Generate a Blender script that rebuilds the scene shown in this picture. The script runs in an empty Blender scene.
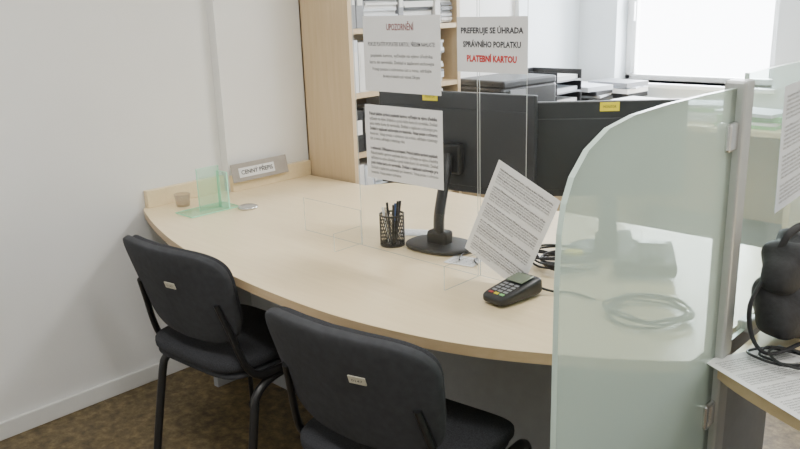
import bpy, bmesh, math, random
import numpy as np
from mathutils import Matrix, Vector, Euler
random.seed(7)
R=random.random
def U(a,b): return a+(b-a)*random.random()
# ------------------------------------------------------------ materials
def mat(name,col,rough=.5,metal=0,noise=0,nscale=40,bump=0,bscale=200,spec=.5,trans=0,coat=0):
    m=bpy.data.materials.new(name); m.use_nodes=True
    nt=m.node_tree; b=nt.nodes['Principled BSDF']
    c=(*col,1)
    b.inputs['Base Color'].default_value=c; b.inputs['Roughness'].default_value=rough
    b.inputs['Metallic'].default_value=metal; b.inputs['Specular IOR Level'].default_value=spec
    b.inputs['Transmission Weight'].default_value=trans
    tc=nt.nodes.new('ShaderNodeTexCoord')
    if noise>0:
        n=nt.nodes.new('ShaderNodeTexNoise'); n.inputs['Scale'].default_value=nscale; n.inputs['Detail'].default_value=4
        nt.links.new(tc.outputs['Object'],n.inputs['Vector'])
        r=nt.nodes.new('ShaderNodeValToRGB')
        r.color_ramp.elements[0].position=.3; r.color_ramp.elements[1].position=.7
        r.color_ramp.elements[0].color=(*[max(0,x*(1-noise)) for x in col],1)
        r.color_ramp.elements[1].color=(*[min(1,x*(1+noise)) for x in col],1)
        nt.links.new(n.outputs['Fac'],r.inputs['Fac']); nt.links.new(r.outputs['Color'],b.inputs['Base Color'])
    if bump>0:
        n=nt.nodes.new('ShaderNodeTexNoise'); n.inputs['Scale'].default_value=bscale; n.inputs['Detail'].default_value=3
        nt.links.new(tc.outputs['Object'],n.inputs['Vector'])
        bp=nt.nodes.new('ShaderNodeBump'); bp.inputs['Strength'].default_value=bump; bp.inputs['Distance'].default_value=.002
        nt.links.new(n.outputs['Fac'],bp.inputs['Height']); nt.links.new(bp.outputs['Normal'],b.inputs['Normal'])
    return m
def wood(name,c1,c2,rough=.4,sc=(3,40,40)):
    m=bpy.data.materials.new(name); m.use_nodes=True; nt=m.node_tree; b=nt.nodes['Principled BSDF']
    tc=nt.nodes.new('ShaderNodeTexCoord'); mp=nt.nodes.new('ShaderNodeMapping'); mp.inputs['Scale'].default_value=sc
    n=nt.nodes.new('ShaderNodeTexNoise'); n.inputs['Scale'].default_value=1; n.inputs['Detail'].default_value=6; n.inputs['Distortion'].default_value=.4
    r=nt.nodes.new('ShaderNodeValToRGB'); r.color_ramp.elements[0].position=.3; r.color_ramp.elements[1].position=.7
    r.color_ramp.elements[0].color=(*c1,1); r.color_ramp.elements[1].color=(*c2,1)
    nt.links.new(tc.outputs['Object'],mp.inputs['Vector']); nt.links.new(mp.outputs['Vector'],n.inputs['Vector'])
    nt.links.new(n.outputs['Fac'],r.inputs['Fac']); nt.links.new(r.outputs['Color'],b.inputs['Base Color'])
    b.inputs['Roughness'].default_value=rough
    return m
def glassy(name,tcol,dcol,fac,gloss=.08,rough=.05,transl=.5):
    """thin sheet: transparent mixed with diffuse/translucent frost + soft gloss on the outer faces"""
    m=bpy.data.materials.new(name); m.use_nodes=True; nt=m.node_tree
    for n in list(nt.nodes): nt.nodes.remove(n)
    o=nt.nodes.new('ShaderNodeOutputMaterial')
    t=nt.nodes.new('ShaderNodeBsdfTransparent'); t.inputs['Color'].default_value=(*tcol,1)
    g=nt.nodes.new('ShaderNodeBsdfGlossy'); g.inputs['Roughness'].default_value=rough
    last=t
    if fac>0:
        d=nt.nodes.new('ShaderNodeBsdfDiffuse'); d.inputs['Color'].default_value=(*dcol,1)
        l=nt.nodes.new('ShaderNodeBsdfTranslucent'); l.inputs['Color'].default_value=(*dcol,1)
        m1=nt.nodes.new('ShaderNodeMixShader'); m1.inputs[0].default_value=transl
        nt.links.new(d.outputs[0],m1.inputs[1]); nt.links.new(l.outputs[0],m1.inputs[2])
        m2=nt.nodes.new('ShaderNodeMixShader'); m2.inputs[0].default_value=fac
        nt.links.new(t.outputs[0],m2.inputs[1]); nt.links.new(m1.outputs[0],m2.inputs[2]); last=m2
    f=nt.nodes.new('ShaderNodeFresnel'); f.inputs['IOR'].default_value=1.4
    ge=nt.nodes.new('ShaderNodeNewGeometry')
    inv=nt.nodes.new('ShaderNodeMath'); inv.operation='SUBTRACT'; inv.inputs[0].default_value=gloss*10
    sc=nt.nodes.new('ShaderNodeMath'); sc.operation='MULTIPLY'; sc.inputs[1].default_value=gloss*10
    nt.links.new(ge.outputs['Backfacing'],sc.inputs[0]); nt.links.new(sc.outputs[0],inv.inputs[1])
    mm=nt.nodes.new('ShaderNodeMath'); mm.operation='MULTIPLY'
    nt.links.new(f.outputs[0],mm.inputs[0]); nt.links.new(inv.outputs[0],mm.inputs[1])
    m3=nt.nodes.new('ShaderNodeMixShader'); nt.links.new(mm.outputs[0],m3.inputs[0])
    nt.links.new(last.outputs[0],m3.inputs[1]); nt.links.new(g.outputs[0],m3.inputs[2])
    nt.links.new(m3.outputs[0],o.inputs['Surface'])
    return m
M={}
M['wall']=mat('wall_paint',(.80,.80,.785),.9,noise=.02,nscale=3,bump=.15,bscale=150)
M['wallb']=mat('wall_paint_blue',(.76,.81,.84),.9,noise=.02,nscale=3)
M['ceil']=mat('ceiling_paint',(.85,.85,.84),.95,noise=.01)
M['base']=mat('baseboard_paint',(.78,.78,.76),.5,noise=.01)
M['desk']=wood('desk_laminate',(.78,.635,.395),(.84,.695,.45),.28,(5,60,60))
M['edge']=wood('desk_edge_band',(.50,.36,.20),(.57,.42,.25),.4)
M['shelf']=wood('shelf_laminate',(.57,.43,.26),(.63,.49,.31),.45,(60,60,4))
M['panel']=mat('modesty_panel_grey',(.33,.335,.34),.7,noise=.04,nscale=30)
M['blk']=mat('black_plastic',(.018,.019,.021),.42,noise=.15,nscale=60)
M['mon']=mat('monitor_plastic',(.030,.033,.038),.42,noise=.02,bump=.04,bscale=600)
M['monf']=mat('monitor_screen',(.01,.01,.012),.15)
M['fab']=mat('chair_fabric',(.042,.043,.048),1.0,noise=.3,nscale=300,bump=.6,bscale=500,spec=.1)
M['shell']=mat('chair_shell',(.052,.054,.060),.9,noise=.1,nscale=50,bump=.2,bscale=500,spec=.2)
M['tube']=mat('chair_tube',(.014,.014,.015),.35)
M['paper']=mat('paper',(.77,.77,.77),.85,noise=.015,nscale=15)
M['paperb']=mat('paper_bluish',(.68,.72,.78),.8,noise=.02)
M['ink']=mat('ink',(.05,.05,.06),.8)
M['inkr']=mat('ink_maroon',(.22,.04,.045),.8)
M['red']=mat('ink_red',(.55,.03,.03),.8)
M['yel']=mat('yellow_label',(.85,.72,.03),.6)
M['alu']=mat('aluminium',(.48,.49,.48),.42,metal=.6,noise=.03)
M['steel']=mat('steel',(.6,.6,.6),.25,metal=.9)
M['taupe']=mat('name_plate_taupe',(.34,.31,.28),.5,noise=.05)
M['white']=mat('white_plastic',(.85,.86,.86),.4,noise=.01)
M['grey']=mat('grey_plastic',(.25,.26,.28),.5,noise=.03)
M['lcd']=mat('lcd',(.18,.22,.16),.2)
M['key']=mat('key_grey',(.30,.31,.33),.5)
M['green']=mat('green_cover',(.25,.55,.22),.6,noise=.05)
M['blue']=mat('blue_cover',(.08,.16,.38),.6,noise=.05)
M['redb']=mat('red_cover',(.4,.06,.05),.6,noise=.05)
M['tag']=mat('chair_tag',(.55,.52,.42),.6)
M['leather']=mat('bag_fabric',(.018,.018,.021),.7,noise=.2,nscale=80,bump=.4,bscale=120)
M['frost']=glassy('frosted_glass',(.90,.97,.935),(.64,.73,.67),.45,.05,.15,.5)
M['frostb']=glassy('pale_glass',(.90,.97,.94),(.66,.78,.73),.16,.06,.1,.5)
M['gedge']=mat('glass_edge',(.55,.68,.60),.3)
M['acr']=glassy('clear_acrylic',(.995,.998,.997),(.8,.8,.8),0,.06,.02,.3)
M['acre']=glassy('acrylic_edge',(.75,.77,.77),(.75,.78,.76),.5,.08,.1,.5)
M['acrg']=glassy('green_acrylic',(.88,.99,.94),(.58,.88,.73),.17,.08,.1,.5)
M['acrge']=mat('green_acrylic_edge',(.35,.82,.58),.3)
M['cup']=glassy('cup_glass',(.90,.88,.85),(.66,.60,.52),.25,.1,.05,.5)
M['winglass']=glassy('window_glass',(.99,.99,1),(.8,.9,1),0,.05,.01,.5)
# floor speckle
m=bpy.data.materials.new('floor_vinyl'); m.use_nodes=True; nt=m.node_tree; b=nt.nodes['Principled BSDF']
tc=nt.nodes.new('ShaderNodeTexCoord'); n=nt.nodes.new('ShaderNodeTexNoise'); n.inputs['Scale'].default_value=26; n.inputs['Detail'].default_value=8; n.inputs['Roughness'].default_value=.7
r=nt.nodes.new('ShaderNodeValToRGB'); e=r.color_ramp.elements
e[0].position=.36; e[0].color=(.066,.046,.020,1); e[1].position=.66; e[1].color=(.24,.185,.09,1)
x=e.new(.5); x.color=(.135,.096,.044,1)
nt.links.new(tc.outputs['Object'],n.inputs['Vector']); nt.links.new(n.outputs['Fac'],r.inputs['Fac']); nt.links.new(r.outputs['Color'],b.inputs['Base Color']); b.inputs['Roughness'].default_value=.45
M['floor']=m
def emis(name,col,s):
    m=bpy.data.materials.new(name); m.use_nodes=True; b=m.node_tree.nodes['Principled BSDF']
    b.inputs['Emission Color'].default_value=(*col,1); b.inputs['Emission Strength'].default_value=s; b.inputs['Base Color'].default_value=(*col,1); return m
M['lamp']=emis('lamp_diffuser',(1,.98,.94),3)
# ------------------------------------------------------------ mesh builder
class MB:
    def __init__(s): s.v=[];s.f=[];s.m=[];s.sm=[];s.mats=[]
    def mi(s,k):
        if k not in s.mats: s.mats.append(k)
        return s.mats.index(k)
    def add(s,vs,fs,k,smooth=False,X=None):
        o=len(s.v)
        for p in vs:
            p=Vector(p)
            if X is not None: p=X@p
            s.v.append(p)
        ks=k if isinstance(k,list) else [k]*len(fs)
        for f,kk in zip(fs,ks):
            s.f.append([i+o for i in f]); s.m.append(s.mi(kk)); s.sm.append(smooth)
    def addbm(s,bm,k,smooth=False,X=None):
        bm.verts.index_update()
        s.add([v.co.copy() for v in bm.verts],[[v.index for v in f.verts] for f in bm.faces],k,smooth,X); bm.free()
    def box(s,c,d,k,X=None,bev=0,seg=2,rot=None):
        bm=bmesh.new(); bmesh.ops.create_cube(bm,size=1)
        for v in bm.verts: v.co=Vector((v.co.x*d[0],v.co.y*d[1],v.co.z*d[2]))
        if bev>0: bmesh.ops.bevel(bm,geom=bm.edges[:],offset=bev,segments=seg,affect='EDGES',profile=.5)
        T=Matrix.Translation(c)
        if rot is not None: T=T@Euler(rot).to_matrix().to_4x4()
        if X is not None: T=X@T
        s.addbm(bm,k,False,T)
    def pane(s,c,d,ax,kf,ke,X=None):
        bm=bmesh.new(); bmesh.ops.create_cube(bm,size=1)
        for v in bm.verts: v.co=Vector((v.co.x*d[0],v.co.y*d[1],v.co.z*d[2]))
        bm.normal_update()
        ks=[kf if abs(f.normal[ax])>.9 else ke for f in bm.faces]
        T=Matrix.Translation(c)
        if X is not None: T=X@T
        s.addbm(bm,ks,False,T)
    def cyl(s,p0,p1,r0,k,r1=None,n=20,cap=True,X=None):
        r1=r0 if r1 is None else r1
        p0=Vector(p0);p1=Vector(p1);d=(p1-p0).normalized()
        a=d.orthogonal().normalized(); b=d.cross(a)
        vs=[];fs=[]
        for p,r in((p0,r0),(p1,r1)):
            for i in range(n):
                t=2*math.pi*i/n; vs.append(p+a*r*math.cos(t)+b*r*math.sin(t))
        for i in range(n): fs.append([i,(i+1)%n,n+(i+1)%n,n+i])
        s.add(vs,fs,k,True,X)
        if cap: s.add(vs,[list(range(n))[::-1],list(range(n,2*n))],k,False,X)
    def lathe(s,prof,k,c=(0,0,0),n=32,X=None,sy=1):
        vs=[];fs=[]
        for r,z in prof:
            for i in range(n):
                t=2*math.pi*i/n; vs.append((c[0]+r*math.cos(t),c[1]+sy*r*math.sin(t),c[2]+z))
        for j in range(len(prof)-1):
            for i in range(n): fs.append([j*n+i,j*n+(i+1)%n,(j+1)*n+(i+1)%n,(j+1)*n+i])
        s.add(vs,fs,k,True,X)
    def prism(s,poly,z0,z1,kt,ks,X=None):
        n=len(poly)
        vs=[(p[0],p[1],z0) for p in poly]+[(p[0],p[1],z1) for p in poly]
        fs=[list(range(n))[::-1],list(range(n,2*n))]+[[i,(i+1)%n,n+(i+1)%n,n+i] for i in range(n)]
        s.add(vs,fs,[kt,kt]+[ks]*n,False,X)
    def tube(s,path,r,k,n=10,sub=6,X=None,closed=False,ell=1):
        P=[Vector(p) for p in path]
        if sub>1:
            Q=[];N=len(P)
            for i in range(N-1):
                a=P[max(i-1,0)];b=P[i];c=P[i+1];d=P[min(i+2,N-1)]
                for j in range(sub):
                    t=j/sub
                    Q.append(.5*((2*b)+(c-a)*t+(2*a-5*b+4*c-d)*t*t+(-a+3*b-3*c+d)*t**3))
            Q.append(P[-1]);P=Q
        vs=[];fs=[];nrm=None
        for i,p in enumerate(P):
            t=(P[min(i+1,len(P)-1)]-P[max(i-1,0)]).normalized()
            if nrm is None: nrm=t.orthogonal().normalized()
            nrm=(nrm-t*nrm.dot(t)).normalized(); bb=t.cross(nrm)
            for j in range(n):
                a=2*math.pi*j/n; vs.append(p+nrm*r*math.cos(a)+bb*r*ell*math.sin(a))
        for i in range(len(P)-1):
            for j in range(n): fs.append([i*n+j,i*n+(j+1)%n,(i+1)*n+(j+1)%n,(i+1)*n+j])
        s.add(vs,fs,k,True,X)
        L=len(vs)
        s.add(vs[:n]+vs[L-n:],[list(range(n))[::-1],list(range(n,2*n))],k,False,X)
    def pad(s,h,k,e1=.45,e2=.35,fn=None,X=None,nu=64,nv=24):
        def c(t,e): v=math.cos(t); return math.copysign(abs(v)**e,v)
        def sn(t,e): v=math.sin(t); return math.copysign(abs(v)**e,v)
        vs=[];fs=[]
        for j in range(nv+1):
            ph=-math.pi/2+math.pi*j/nv
            for i in range(nu):
                th=2*math.pi*i/nu
                p=Vector((h[0]*c(ph,e1)*c(th,e2),h[1]*c(ph,e1)*sn(th,e2),h[2]*sn(ph,e1)))
                vs.append(fn(p) if fn else p)
        for j in range(nv):
            for i in range(nu): fs.append([j*nu+i,j*nu+(i+1)%nu,(j+1)*nu+(i+1)%nu,(j+1)*nu+i])
        s.add(vs,fs,k,True,X)
    def text(s,body,x,y,h,k,X=None,w=None,align='L',z=.0012,bold=0):
        cu=bpy.data.curves.new('t','FONT'); cu.body=body; cu.size=h; cu.offset=bold; cu.resolution_u=2
        ob=bpy.data.objects.new('t',cu); bpy.context.scene.collection.objects.link(ob)
        bpy.context.view_layer.update()
        me=ob.to_mesh(); vs=[v.co.copy() for v in me.vertices]; fs=[list(p.vertices) for p in me.polygons]
        ob.to_mesh_clear(); bpy.data.objects.remove(ob); bpy.data.curves.remove(cu)
        if not vs: return
        mx=max(v.x for v in vs); sx=(w/mx) if w else 1
        W=mx*sx; ox=x if align=='L' else x-W/2
        s.add([(v.x*sx+ox,v.y+y,z) for v in vs],fs,k,False,X)
    def make(s,name,loc=None,rz=0):
        me=bpy.data.meshes.new(name); me.from_pydata([tuple(v) for v in s.v],[],s.f)
        for k in s.mats: me.materials.append(M[k])
        me.polygons.foreach_set('material_index',s.m); me.polygons.foreach_set('use_smooth',s.sm); me.update()
        ob=bpy.data.objects.new(name,me); bpy.context.scene.collection.objects.link(ob)
        if loc: ob.location=loc
        ob.rotation_euler[2]=rz
        return ob
def TM(loc,rz=0): return Matrix.Translation(loc)@Matrix.Rotation(rz,4,'Z')
# ------------------------------------------------------------ room
XL,XR,YB,YF,H=-2.91,2.4,-1.4,4.67,2.75
def one(name,c,d,k,bev=0):
    b=MB(); b.box(c,d,k,bev=bev); return b.make(name)
one('floor',((XL+XR)/2,(YB+YF)/2,-.05),(XR-XL+.4,YF-YB+.6,.1),'floor')
one('ceiling',((XL+XR)/2,(YB+YF)/2,H+.05),(XR-XL+.4,YF-YB+.6,.1),'ceil')
b=MB(); b.box((XL-.1,(YB+YF)/2,H/2),(.2,YF-YB+.4,H),'wall')
b.box((XL+.025,(1.89+YF)/2,H/2),(.05,YF-1.89,H),'wall')
b.box((XL+.065,(3.99+YF)/2,H/2),(.03,YF-3.99,H),'wallb')
b.make('wall_left')
one('wall_right',(XR+.1,(YB+YF)/2,H/2),(.2,YF-YB+.4,H),'wall')
one('wall_back',((XL+XR)/2,YB-.1,H/2),(XR-XL,.2,H),'wall')
wx0,wx1,wz0,wz1=-2.56,-1.58,.985,2.35
b=MB(); T=.3; yc=YF+T/2
b.box(((XL+wx0)/2,yc,H/2),(wx0-XL,T,H),'wallb'); b.box(((XR+wx1)/2,yc,H/2),(XR-wx1,T,H),'wallb')
b.box(((wx0+wx1)/2,yc,wz0/2),(wx1-wx0,T,wz0),'wallb'); b.box(((wx0+wx1)/2,yc,(wz1+H)/2),(wx1-wx0,T,H-wz1),'wallb')
b.make('wall_front')
b=MB(); yw=YF+.16; w=wx1-wx0; h=wz1-wz0; cx=(wx0+wx1)/2; cz=(wz0+wz1)/2
for x in (wx0+.02,wx1-.02): b.box((x,yw,cz),(.04,.05,h),'white',bev=.006)
for x in (wx0+.055,wx1-.055): b.box((x,yw-.01,cz),(.03,.05,h-.08),'white',bev=.006)
for z in (wz0+.018,wz1-.018): b.box((cx,yw,z),(w,.05,.036),'white',bev=.006)
b.box((cx,yw+.02,cz),(w-.08,.006,h-.07),'winglass')
b.box((wx0+.055,yw-.045,cz-.25),(.02,.03,.12),'white',bev=.005)
b.make('window_1')
one('trim_1',(cx,YF+.05,wz0-.012),(w+.06,.2,.024),'white',bev=.005)
b=MB(); b.box((XL+.008,(YB+1.89)/2,.035),(.016,1.89-YB,.07),'base',bev=.004); b.box((XL+.058,(1.89+3.98)/2,.035),(.016,3.98-1.89,.07),'base',bev=.004); b.make('baseboard_left')
# ------------------------------------------------------------ desks
front=[(-2.905,1.505),(-2.84,1.47),(-2.6,1.385),(-2.32,1.31),(-1.96,1.25),(-1.71,1.23),(-1.46,1.23),(-1.24,1.26),(-1.06,1.31),(-.90,1.385),(-.75,1.47),(-.639,1.55)]
def smooth(P,sub=6):
    P=[Vector((*p,0)) for p in P];Q=[];N=len(P)
    for i in range(N-1):
        a=P[max(i-1,0)];b_=P[i];c=P[i+1];d=P[min(i+2,N-1)]
        for j in range(sub):
            t=j/sub; q=.5*((2*b_)+(c-a)*t+(2*a-5*b_+4*c-d)*t*t+(-a+3*b_-3*c+d)*t**3); Q.append((q.x,q.y))
    Q.append((P[-1].x,P[-1].y)); return Q
def desk(name,poly,fr,left=True):
    b=MB(); b.prism(poly,.722,.75,'desk','edge')
    x0=fr[0][0]+.26; x1=fr[-1][0]-.02
    b.box(((x0+x1)/2,1.80,.38),(x1-x0,.02,.66),'panel')
    b.box((x0,1.85,.361),(.03,.52,.722),'panel',bev=.003)
    b.box((x1-.01,1.9,.361),(.025,.5,.722),'panel',bev=.003)
    b.box(((x0+x1)/2,1.78,.03),(x1-x0,.03,.06),'panel')
    if left:
        b.box((-2.895,1.695,.785),(.026,.37,.07),'desk',bev=.002)
        b.box((-2.846,2.11,.785),(.026,.44,.07),'desk',bev=.002)
    return b.make(name)
fs=smooth(front)
poly=fs+[(-.639,2.45),(-2.38,2.45),(-2.46,2.32),(-2.855,2.32),(-2.855,1.885),(-2.905,1.885)]
desk('reception_desk',poly,front)
f2=[(-.585,1.565),(-.52,1.52),(-.38,1.45),(-.1,1.33),(.2,1.26),(.5,1.23),(.8,1.24),(1.1,1.30),(1.4,1.40),(1.7,1.56)]
desk('reception_desk',smooth(f2)+[(1.7,2.45),(-.585,2.45)],f2,left=False)
# ------------------------------------------------------------ partition
PX=-.612
b=MB()
pr=[(1.60,.25),(1.60,1.335),(1.45,1.337),(1.30,1.337),(1.18,1.333),(1.10,1.322),(1.04,1.297),(1.00,1.262),(.98,1.225),(.970,1.18),(.967,1.10),(.967,.25)]
n=len(pr); t=.005
vs=[(PX-t,y,z) for y,z in pr]+[(PX+t,y,z) for y,z in pr]
b.add(vs,[list(range(n)),list(range(n,2*n))[::-1]]+[[i,n+i,n+(i+1)%n,(i+1)%n] for i in range(n)],['frost','frost']+['gedge']*n)
b.box((PX,1.625,.675),(.045,.05,1.35),'alu',bev=.006)
for z in (1.24,.62,.34):
    b.box((PX,1.585,z),(.03,.05,.06),'steel',bev=.006)
b.box((PX,1.61,.012),(.05,.09,.024),'alu',bev=.005)
b.make('frosted_glass_partition')
b=MB(); b.pane((PX,2.35,1.06),(.01,1.38,.60),0,'frostb','gedge')
b.box((PX,3.055,.675),(.04,.04,1.35),'alu',bev=.005)
for y in (1.8,2.4): b.box((PX,y,.765),(.03,.06,.03),'alu',bev=.004)
b.make('glass_divider')
# ------------------------------------------------------------ acrylic shield
PY=1.70
b=MB()
b.pane((-1.583,PY,1.1905),(.485,.004,.88),1,'acr','acre')
b.pane((-1.26,PY+.006,1.1905),(.155,.004,.88),1,'acr','acre')
b.pane((-1.975,PY,.8095),(.29,.004,.118),1,'acr','acre')
b.pane((-1.337,PY-.075,.7855),(.004,.16,.07),0,'acr','acre')
b.pane((-1.83,PY-.06,.7855),(.004,.12,.06),0,'acr','acre')
b.make('acrylic_sneeze_guard')
b=MB()
X=TM((-2.66,1.66,.7505))
b.pane((0,0,.085),(.006,.10,.17),0,'acrg','acrge',X); b.pane((.03,.045,.075),(.07,.006,.15),1,'acrg','acrge',X)
b.pane((0.01,-.02,.004),(.12,.22,.004),2,'acrg','acrge',X)
b.make('green_acrylic_stand')
# ------------------------------------------------------------ papers
def vert(x,y,z,rot=0):
    return Matrix.Translation((x,y,z))@Matrix.Rotation(-rot,4,'Y')@Matrix(((1,0,0,0),(0,0,-1,0),(0,1,0,0),(0,0,0,1)))
LOR="Pokud platíte správní poplatek kartou, vyčkejte na výzvu úředníka a poté vložte kartu do terminálu. Doklad o zaplacení uschovejte pro kontrolu. Vstup pouze s ochranou úst a nosu, udržujte rozestupy dva metry od ostatních osob v místnosti. Děkujeme za pochopení. ".split()
def line(nc,seed):
    o='';i=seed
    while len(o)<nc: o+=LOR[i%len(LOR)]+' '; i+=1
    return o.strip()
def body(b,w,y0,y1,nl,X,ink='ink',nc=60,mx=.018,bold=()):
    dy=(y0-y1)/nl
    for i in range(nl):
        if i%7==6 : continue
        ww=(w-2*mx)*(1 if i%7!=5 else U(.4,.8))
        b.text(line(int(nc*ww/(w-2*mx)),i*5),-w/2+mx,y0-(i+1)*dy,dy*.92,ink,X,w=ww,bold=dy*.02 if i%7 in bold else 0)
def sheet(name,w,h,X,fn,k='paper'):
    b=MB(); b.pane((0,0,0),(w,h,.001),2,k,k,X); fn(b,X); return b.make(name)
def f_up(b,X):
    b.text('UPOZORNĚNÍ',0,.070,.026,'inkr',X,w=.11,align='C',bold=.0005)
    b.text('POKUD PLATÍTE POPLATEK KARTOU, PŘEDEM NAHLASTE!',0,.024,.017,'ink',X,w=.27,align='C',bold=.0001)
    for i,y in enumerate((-.008,-.028,-.048,-.068)):
        b.text(line(44,i*9+3),0,y,.014,'ink',X,w=(.25,.26,.24,.15)[i],align='C')
sheet('notice_sign',.308,.222,vert(-1.620,PY-.005,1.373),f_up)
def f_pl(b,X):
    b.text('PREFERUJE SE ÚHRADA',0,.030,.021,'ink',X,w=.205,align='C',bold=.0007)
    b.text('SPRÁVNÍHO POPLATKU',0,-.006,.021,'ink',X,w=.19,align='C',bold=.0007)
    b.text('PLATEBNÍ KARTOU',0,-.044,.023,'red',X,w=.165,align='C',bold=.0010)
sheet('card_payment_sign',.232,.145,vert(-1.291,PY-.003,1.405),f_pl)
def f_rd(b,X):
    body(b,.315,.10,-.10,13,X,nc=64,bold=(0,3))
sheet('information_notice',.318,.232,vert(-1.622,PY-.005,1.104),f_rd)
def f_a4(b,X):
    body(b,.21,.135,-.135,34,X,nc=78,mx=.012,bold=(0,3))
sheet('instruction_document',.215,.30,vert(-1.224,PY-.008,.922,math.radians(-24)),f_a4)
# ------------------------------------------------------------ monitors
def monitor(name,loc,rz,w,h,zb,zt,label=0,off=(0,-.12)):
    b=MB(); zc=(zb+zt)/2
    b.box((0,0,zc),(w,.022,zt-zb),'mon',bev=.004)
    b.box((0,0,zc-.015),(w-.05,.028,zt-zb-.075),'mon',bev=.003)
    b.box((0,.0115,zc+.004),(w-.016,.002,zt-zb-.03),'monf')
    ox,oy=off
    b.box((0,-.03,zc-.05),(.10,.03,.10),'blk',bev=.008)
    P=[(0,-.045,zc-.04),(ox*.3,-.075,zc-.10),(ox*.8,oy+.01,.85),(ox,oy,.775)]
    b.tube(P,.017,'blk',n=12,ell=1.9)
    b.box((ox,oy,.785),(.075,.05,.05),'blk',bev=.01)
    b.pad((.115,.085,.0095),'blk',e1=.5,e2=.8,X=Matrix.Translation((ox,oy,.7605)))
    X=Matrix.Translation((-w*.14+label,-.0125,zt-.018))@Matrix(((1,0,0,0),(0,0,-1,0),(0,1,0,0),(0,0,0,1)))
    b.pane((0,0,0),(.06,.028,.001),2,'yel','yel',X); b.text('MONITOR',0,-.004,.012,'ink',X,w=.04,align='C')
    return b.make(name,loc,rz)
monitor('computer_monitor',(-1.665,1.985,0),math.radians(7.5),.60,.32,.905,1.235,off=(.04,-.155))
monitor('computer_monitor',(-1.245,2.225,0),math.radians(39),.50,.32,.90,1.205,off=(0,-.12),label=.08)
# ------------------------------------------------------------ chairs
def chair(loc,rz,tag=.03,ty=.05):
    b=MB(); TL=math.radians(17)
    def seatf(p):
        k=(p.y/.215); q=p.copy()
        q.x*=1-.05*max(0,-k); q.z+= -.024*max(0,k)**3 +.006*(p.x/.235)**2
        return q
    b.pad((.235,.215,.030),'fab',e1=.5,e2=.38,fn=seatf,X=Matrix.Translation((0,0,.455)))
    b.pad((.225,.205,.012),'shell',e1=.4,e2=.38,X=Matrix.Translation((0,0,.427)))
    def backf(p):
        k=p.y/.165
        w=1+.08*k-.07*max(0,k)**4
        q=Vector((p.x*w,p.y,p.z)); q.z+=.045*(q.x/.235)**2
        q.y-=.016*(q.x/.235)**2*max(0,k)
        return q
    S=Matrix(((-1,0,0,0),(0,0,1,0),(0,1,0,0),(0,0,0,1)))
    Xb=Matrix.Translation((0,-.235,.685))@Matrix.Rotation(TL,4,'X')@S
    b.pad((.248,.168,.017),'shell',e1=.35,e2=.40,fn=backf,X=Xb)
    b.pad((.238,.158,.022),'fab',e1=.5,e2=.42,fn=backf,X=Xb@Matrix.Translation((0,0,.022)))
    for s in (-1,1):
        A=[(s*.255,.235,.0),(s*.245,.225,.20),(s*.238,.215,.37),(s*.236,.19,.405),(s*.236,.14,.412),(s*.236,-.06,.412),(s*.235,-.115,.425),(s*.232,-.15,.46),(s*.225,-.172,.52),(s*.215,-.19,.59),(s*.20,-.215,.68)]
        b.tube(A,.0095,'tube',ell=1.5,n=12,sub=4)
        B=[(s*.236,-.02,.40),(s*.238,-.08,.392),(s*.24,-.13,.36),(s*.245,-.15,.30),(s*.255,-.205,.0)]
        b.tube(B,.0095,'tube',ell=1.5,n=12,sub=4)
        for y in (.235,-.205): b.cyl((s*.255,y,0),(s*.255,y,.018),.016,'blk')
    for y in (.13,-.08): b.tube([(-.236,y,.405),(.236,y,.405)],.009,'tube',sub=1)
    zz=-.0178+.045*(tag/.235)**2
    Xt=Xb@Matrix.Translation((-tag,ty,zz))@Matrix.Rotation(math.pi+math.atan(2*.045*tag/.235**2),4,'Y')
    b.pane((0,0,0),(.045,.02,.003),2,'tag','tag',Xt); b.text('0147',0,-.004,.010,'ink',Xt,align='C',w=.03,z=.002)
    return b.make('visitor_chair',loc,rz)
chair((-2.118,1.375,0),math.radians(4),.045,.045)
chair((-1.258,1.295,0),math.radians(6),.075,.055)
# ------------------------------------------------------------ shelf (boards, open to the room)
b=MB(); sx0,sx1,sy0,sy1=-2.855,-2.535,2.335,3.08
b.box(((sx0+sx1)/2,sy0+.011,1.0),(sx1-sx0,.022,2.0),'shelf'); b.box(((sx0+sx1)/2,sy1-.011,1.0),(sx1-sx0,.022,2.0),'shelf')
b.box((sx0+.005,(sy0+sy1)/2,1.0),(.008,sy1-sy0,2.0),'shelf')
zs=[.06,.32,.59,.865,1.13,1.405,1.69,1.985]
for z in zs: b.box(((sx0+sx1)/2,(sy0+sy1)/2,z),(sx1-sx0-.004,sy1-sy0-.044,.022),'shelf')
b.make('bookcase')
b=MB()
random.seed(12)
for si in (2,3,4,5,6):
    z=zs[si]+.0115; y=sy0+.026
    while y<sy1-.05:
        r=R()
        if r<.6:
            wd=U(.03,.06); hh=U(.18,.235); k=random.choice(['blk','grey','paper','blk','grey','white','white','paperb','paperb','paper'])
            if y+wd>sy1-.025: break
            b.box((sx1-.142,y+wd/2,z+hh/2),(.25,wd-.004,hh),k,bev=.002)
            b.box((sx1-.0165,y+wd/2,z+hh*.6),(.002,wd*.6,hh*.35),'paper'); y+=wd
        else:
            wd=.215
            if y+wd>sy1-.025: wd=sy1-.03-y
            if wd<.08: break
            zz=z; top=z+U(.13,.21)
            while zz<top:
                t=U(.005,.022); b.box((sx1-.165+U(-.015,.012),y+wd/2+U(-.003,.003),zz+t/2),(.28,wd-.012,t),random.choice(['paper','paper','paperb','grey','paper','blk']),rot=(0,0,U(-.02,.02))); zz+=t
            y+=wd
b.make('shelf_files')
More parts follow.
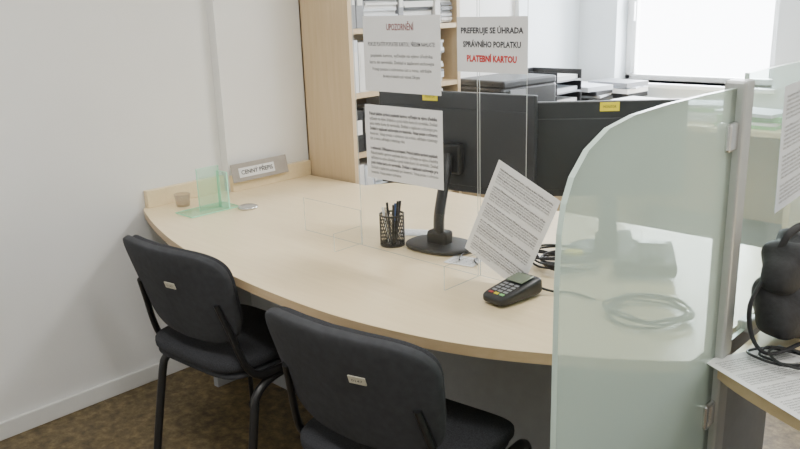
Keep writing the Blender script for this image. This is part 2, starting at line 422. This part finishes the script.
# ------------------------------------------------------------ cabinet beyond the shelf
b=MB(); b.box((-2.575,3.86,.435),(.50,1.52,.87),'shelf',bev=.003)
for y in (3.29,3.67,4.05,4.43): b.box((-2.322,y,.44),(.012,.36,.80),'shelf',bev=.003); b.box((-2.311,y+.14,.6),(.012,.012,.1),'steel')
b.make('low_cabinet')
b=MB(); X=TM((-2.52,3.42,.871),math.radians(-5))
b.box((0,0,.11),(.36,.44,.22),'blk',X,bev=.015); b.box((.02,0,.235),(.33,.42,.04),'mon',X,bev=.01)
b.box((.2,0,.06),(.12,.25,.015),'grey',X,bev=.003); b.box((.2,0,.075),(.14,.21,.01),'paper',X); b.box((.182,-.1,.19),(.01,.12,.03),'grey',X)
b.make('office_printer')
b=MB(); X=TM((-2.55,3.85,.871))
for i in range(4):
    z=i*.065
    b.box((0,0,z+.004),(.33,.25,.006),'grey',X)
    for s in (-1,1): b.box((0,s*.125,z+.03),(.33,.005,.055),'blk',X)
    b.box((-.163,0,z+.03),(.005,.25,.055),'blk',X)
    b.box((.0,0,z+.007+.012),(.30,.215,.024),'paper' if i%2 else 'paperb',X)
b.make('paper_tray')
b=MB()
for (x,y,k) in ((-2.5,4.18,'paper'),(-2.62,4.42,'white'),(-2.42,4.46,'paperb')):
    z=.871
    for i in range(6):
        t=U(.006,.03); b.box((x,y,z+t/2),(.29,.21,t),random.choice(['paper','paperb','blk','paper','grey']),rot=(0,0,U(-.25,.25))); z+=t
b.make('paper_stack')
b=MB(); X=TM((-1.75,4.32,0))
b.box((0,0,.83),(1.05,.56,.03),'desk',X,bev=.003)
for sx in (-.5,.5): b.box((sx,0,.41),(.03,.5,.81),'desk',X)
b.box((0,.22,.5),(.97,.02,.5),'desk',X); b.make('side_table')
b=MB()
for (x,y) in ((-2.08,4.15),(-1.80,4.3),(-1.50,4.2)):
    z=.846
    for i in range(5):
        t=U(.008,.026); b.box((x,y,z+t/2),(.31,.22,t),random.choice(['paper','paper','green','paperb']),rot=(0,0,U(-.3,.3))); z+=t
b.make('paper_stack')
# ------------------------------------------------------------ desk objects
b=MB(); X=TM((-1.75,1.765,.7505))
b.lathe([(.0,.002),(.040,.002),(.040,.0),(.041,.0),(.041,.006)],'blk',X=X)
for i in range(30):
    a=2*math.pi*i/30
    for s in (-1,1):
        P=[(.040*math.cos(a+s*t*.9),.040*math.sin(a+s*t*.9),.003+t*.102) for t in [k/6 for k in range(7)]]
        b.tube(P,.0012,'blk',n=5,sub=1,X=X)
b.lathe([(.0395,.101),(.0415,.101),(.0415,.107),(.0395,.107),(.0395,.101)],'blk',X=X)
for i,k in enumerate(['blk','ink','blue','blk','white','steel','blk']):
    a=i*.95; r=.02
    b.cyl((r*math.cos(a)*.5,r*math.sin(a)*.5,.004),(r*1.5*math.cos(a),r*1.5*math.sin(a),U(.125,.155)),.004,k,n=8,X=X)
b.make('mesh_pen_holder')
b=MB(); X=TM((-1.158,1.615,.7505),math.radians(-6))@Matrix.Rotation(math.radians(4),4,'X')
def tf(p):
    q=p.copy(); q.z*=1+.35*(p.y/.08); q.x*=1+.06*(p.y/.08); return q
b.pad((.043,.083,.019),'blk',e1=.4,e2=.35,fn=tf,X=X@Matrix.Translation((0,0,.022)))
b.box((0,.035,.046),(.056,.052,.004),'lcd',X@Matrix.Rotation(math.radians(3),4,'X'),bev=.002)
for i in range(5):
    for j in range(3):
        y=-.002-i*.0145; b.box(((j-1)*.019,y,.0395+y*.08),(.014,.009,.005),'key' if i<4 else ['redb','yel','green'][j],X,bev=.0015)
b.tube([(.03,.075,.018),(.06,.10,.008),(.10,.13,.006),(.17,.13,.006)],.0035,'blk',n=8,X=TM((-1.158,1.615,.7505),math.radians(-6)))
b.make('payment_terminal')
b=MB()
for i in range(5):
    c=(-1.20+U(-.03,.03),1.92+U(-.03,.03)); P=[]
    for k in range(14):
        a=k*.75+i; P.append((c[0]+U(.06,.1)*math.cos(a),c[1]+U(.05,.09)*math.sin(a),.757+.006*i+U(0,.015)))
    b.tube(P,.0033,'blk',n=6,sub=4)
b.box((-1.16,1.92,.80),(.05,.03,.014),'yel',rot=(0,0,.5),bev=.003)
b.make('cable_bundle')
b=MB()
for i in range(4):
    P=[]; c=(-.83,1.72)
    for k in range(12):
        a=k*.7+i*.8; P.append((c[0]+U(.07,.12)*math.cos(a),c[1]+U(.07,.11)*math.sin(a),.757+.004*i+U(0,.01)))
    b.tube(P,.0033,'blk',n=6,sub=4)
b.make('cable_bundle')
b=MB()
b.tube([(-1.50,1.96,.757),(-1.47,1.93,.775),(-1.44,1.88,.757),(-1.49,1.82,.757),(-1.46,1.76,.757)],.003,'blk',n=6)
b.tube([(-1.46,2.0,.757),(-1.45,1.96,.79),(-1.42,1.88,.757),(-1.43,1.80,.757),(-1.39,1.76,.757)],.003,'blk',n=6)
b.make('monitor_cables')
def flat(x,y,z,rz): return Matrix.Translation((x,y,z))@Matrix.Rotation(rz,4,'Z')
sheet('note_paper',.10,.075,flat(-1.785,1.91,.7515,.5),lambda b,X: body(b,.10,.03,-.03,5,X,nc=20,mx=.008))
sheet('note_paper',.10,.08,flat(-1.455,1.775,.7515,.2),lambda b,X: body(b,.09,.03,-.03,5,X,nc=20,mx=.008))
b=MB(); b.lathe([(0,.0),(.027,.0),(.033,.05),(.030,.05),(.025,.006),(0,.006)],'cup',c=(-2.80,1.62,.7505)); b.make('glass_cup')
b=MB(); b.lathe([(0,0),(.038,0),(.041,.004),(.039,.009),(.030,.012),(.0,.010)],'steel',c=(-2.55,1.76,.7505)); b.make('coin_dish')
b=MB(); X=Matrix.Translation((-2.822,2.03,.832))@Matrix.Rotation(math.radians(90),4,'Z')@Matrix.Rotation(math.radians(90-12),4,'X')
b.box((0,0,0),(.30,.08,.006),'taupe',X,bev=.002); b.pane((-.02,-.002,.004),(.19,.042,.001),2,'paper','paper',X)
b.text('CENNÝ PŘEPIS',-.02,-.010,.026,'ink',X,w=.17,align='C',z=.006,bold=.0004)
b.make('counter_name_plate')
b=MB(); X=TM((-1.0,2.04,.7515),math.radians(30))
b.box((0,0,.035),(.17,.20,.04),'blk',X,bev=.012,rot=(math.radians(5),0,0))
b.box((-.055,0,.07),(.045,.20,.028),'grey',X,bev=.012,rot=(math.radians(5),0,0))
for i in range(4):
    for j in range(3): b.box((.0+j*.024,-.05+i*.022,.055+i*.002),(.016,.013,.006),'key',X,bev=.002)
b.box((.025,.06,.063),(.08,.035,.006),'lcd',X)
b.make('desk_telephone')
# ------------------------------------------------------------ neighbour desk things
b=MB()
def bagf(seed):
    rr=np.random.default_rng(seed); ph=rr.uniform(0,6,6)
    def f(p):
        q=p.copy(); n=.010*math.sin(p.x*45+ph[0])*math.sin(p.z*38+ph[1])+.008*math.sin(p.y*60+ph[2]+p.z*30)
        return q+p.normalized()*n if p.length>0 else q
    return f
b.pad((.063,.17,.078),'leather',e1=.7,e2=.55,fn=bagf(1),X=TM((-.524,1.85,.842),-.02))
b.pad((.055,.14,.062),'leather',e1=.7,e2=.6,fn=bagf(2),X=TM((-.532,1.835,.930),.03))
b.tube([(-.555,1.71,.92),(-.56,1.65,.87),(-.545,1.64,.80),(-.51,1.65,.77),(-.47,1.73,.78)],.010,'leather',n=8,ell=.4)
b.tube([(-.54,1.74,.97),(-.53,1.76,1.01),(-.52,1.84,1.01),(-.51,1.90,.95)],.009,'leather',n=8,ell=.4)
for i in range(3):
    P=[]; c=(-.495+.02*i,1.66)
    for k in range(9):
        a=k*.8+i; P.append((c[0]+U(.05,.08)*math.cos(a),c[1]+U(.03,.05)*math.sin(a),.759+.004*i+U(0,.01)))
    b.tube(P,.003,'blk',n=6,sub=4)
b.make('black_bag')
sheet('printed_document',.21,.297,flat(-.44,1.59,.7515,math.radians(62)),lambda b,X: body(b,.21,.13,-.13,30,X,nc=70,mx=.015))
def vx(x,y,z,rot=0): return Matrix.Translation((x,y,z))@Matrix.Rotation(rot,4,'X')@Matrix(((0,0,1,0),(1,0,0,0),(0,1,0,0),(0,0,0,1)))
sheet('taped_notice',.21,.297,vx(PX+.008,1.98,1.17,.05),lambda b,X: body(b,.21,.13,-.13,26,X,nc=60),k='paperb')
sheet('taped_notice',.21,.297,vx(PX+.010,2.24,1.18,-.04),lambda b,X: body(b,.21,.13,-.13,26,X,nc=60))
# ------------------------------------------------------------ lights
for i,(x,y,en) in enumerate(((-1.3,.4,26),(.8,.6,25),(-1.1,3.0,40),(1.0,3.0,32))):
    b=MB(); b.box((x,y,H-.03),(1.24,.30,.06),'white',bev=.005); b.box((x,y,H-.062),(1.18,.25,.006),'lamp'); b.make('ceiling_lamp')
    L=bpy.data.lights.new('ceiling_light','AREA'); L.shape='RECTANGLE'; L.size=1.15; L.size_y=.24; L.energy=en; L.color=(1,.98,.94)
    o=bpy.data.objects.new('ceiling_light',L); o.location=(x,y,H-.07); bpy.context.scene.collection.objects.link(o)
L=bpy.data.lights.new('window_daylight','AREA'); L.shape='RECTANGLE'; L.size=1.5; L.size_y=1.9; L.energy=250; L.color=(.93,.97,1)
o=bpy.data.objects.new('window_daylight',L); o.location=(cx,YF+.75,cz+.05); o.rotation_euler=(math.radians(-90),0,0); bpy.context.scene.collection.objects.link(o)
w=bpy.data.worlds.new('World'); bpy.context.scene.world=w; w.use_nodes=True
w.node_tree.nodes['Background'].inputs[0].default_value=(.94,.97,1,1); w.node_tree.nodes['Background'].inputs[1].default_value=12
# ------------------------------------------------------------ camera
f,pi_,ro,ya,Hc=786.04,.2757,-.0331,.7706,1.5213
fw=Vector((-math.sin(ya)*math.cos(pi_),math.cos(ya)*math.cos(pi_),-math.sin(pi_)))
r0=Vector((math.cos(ya),math.sin(ya),0)); u0=r0.cross(fw)
r=r0*math.cos(ro)+u0*math.sin(ro); u=-r0*math.sin(ro)+u0*math.cos(ro)
cam=bpy.data.cameras.new('camera'); cam.sensor_width=36; cam.lens=f/800*36; cam.clip_start=.05
co=bpy.data.objects.new('camera',cam); bpy.context.scene.collection.objects.link(co)
mw=Matrix.Identity(4)
for i in range(3): mw[i][0]=r[i]; mw[i][1]=u[i]; mw[i][2]=-fw[i]
mw[2][3]=Hc; co.matrix_world=mw
bpy.context.scene.camera=co
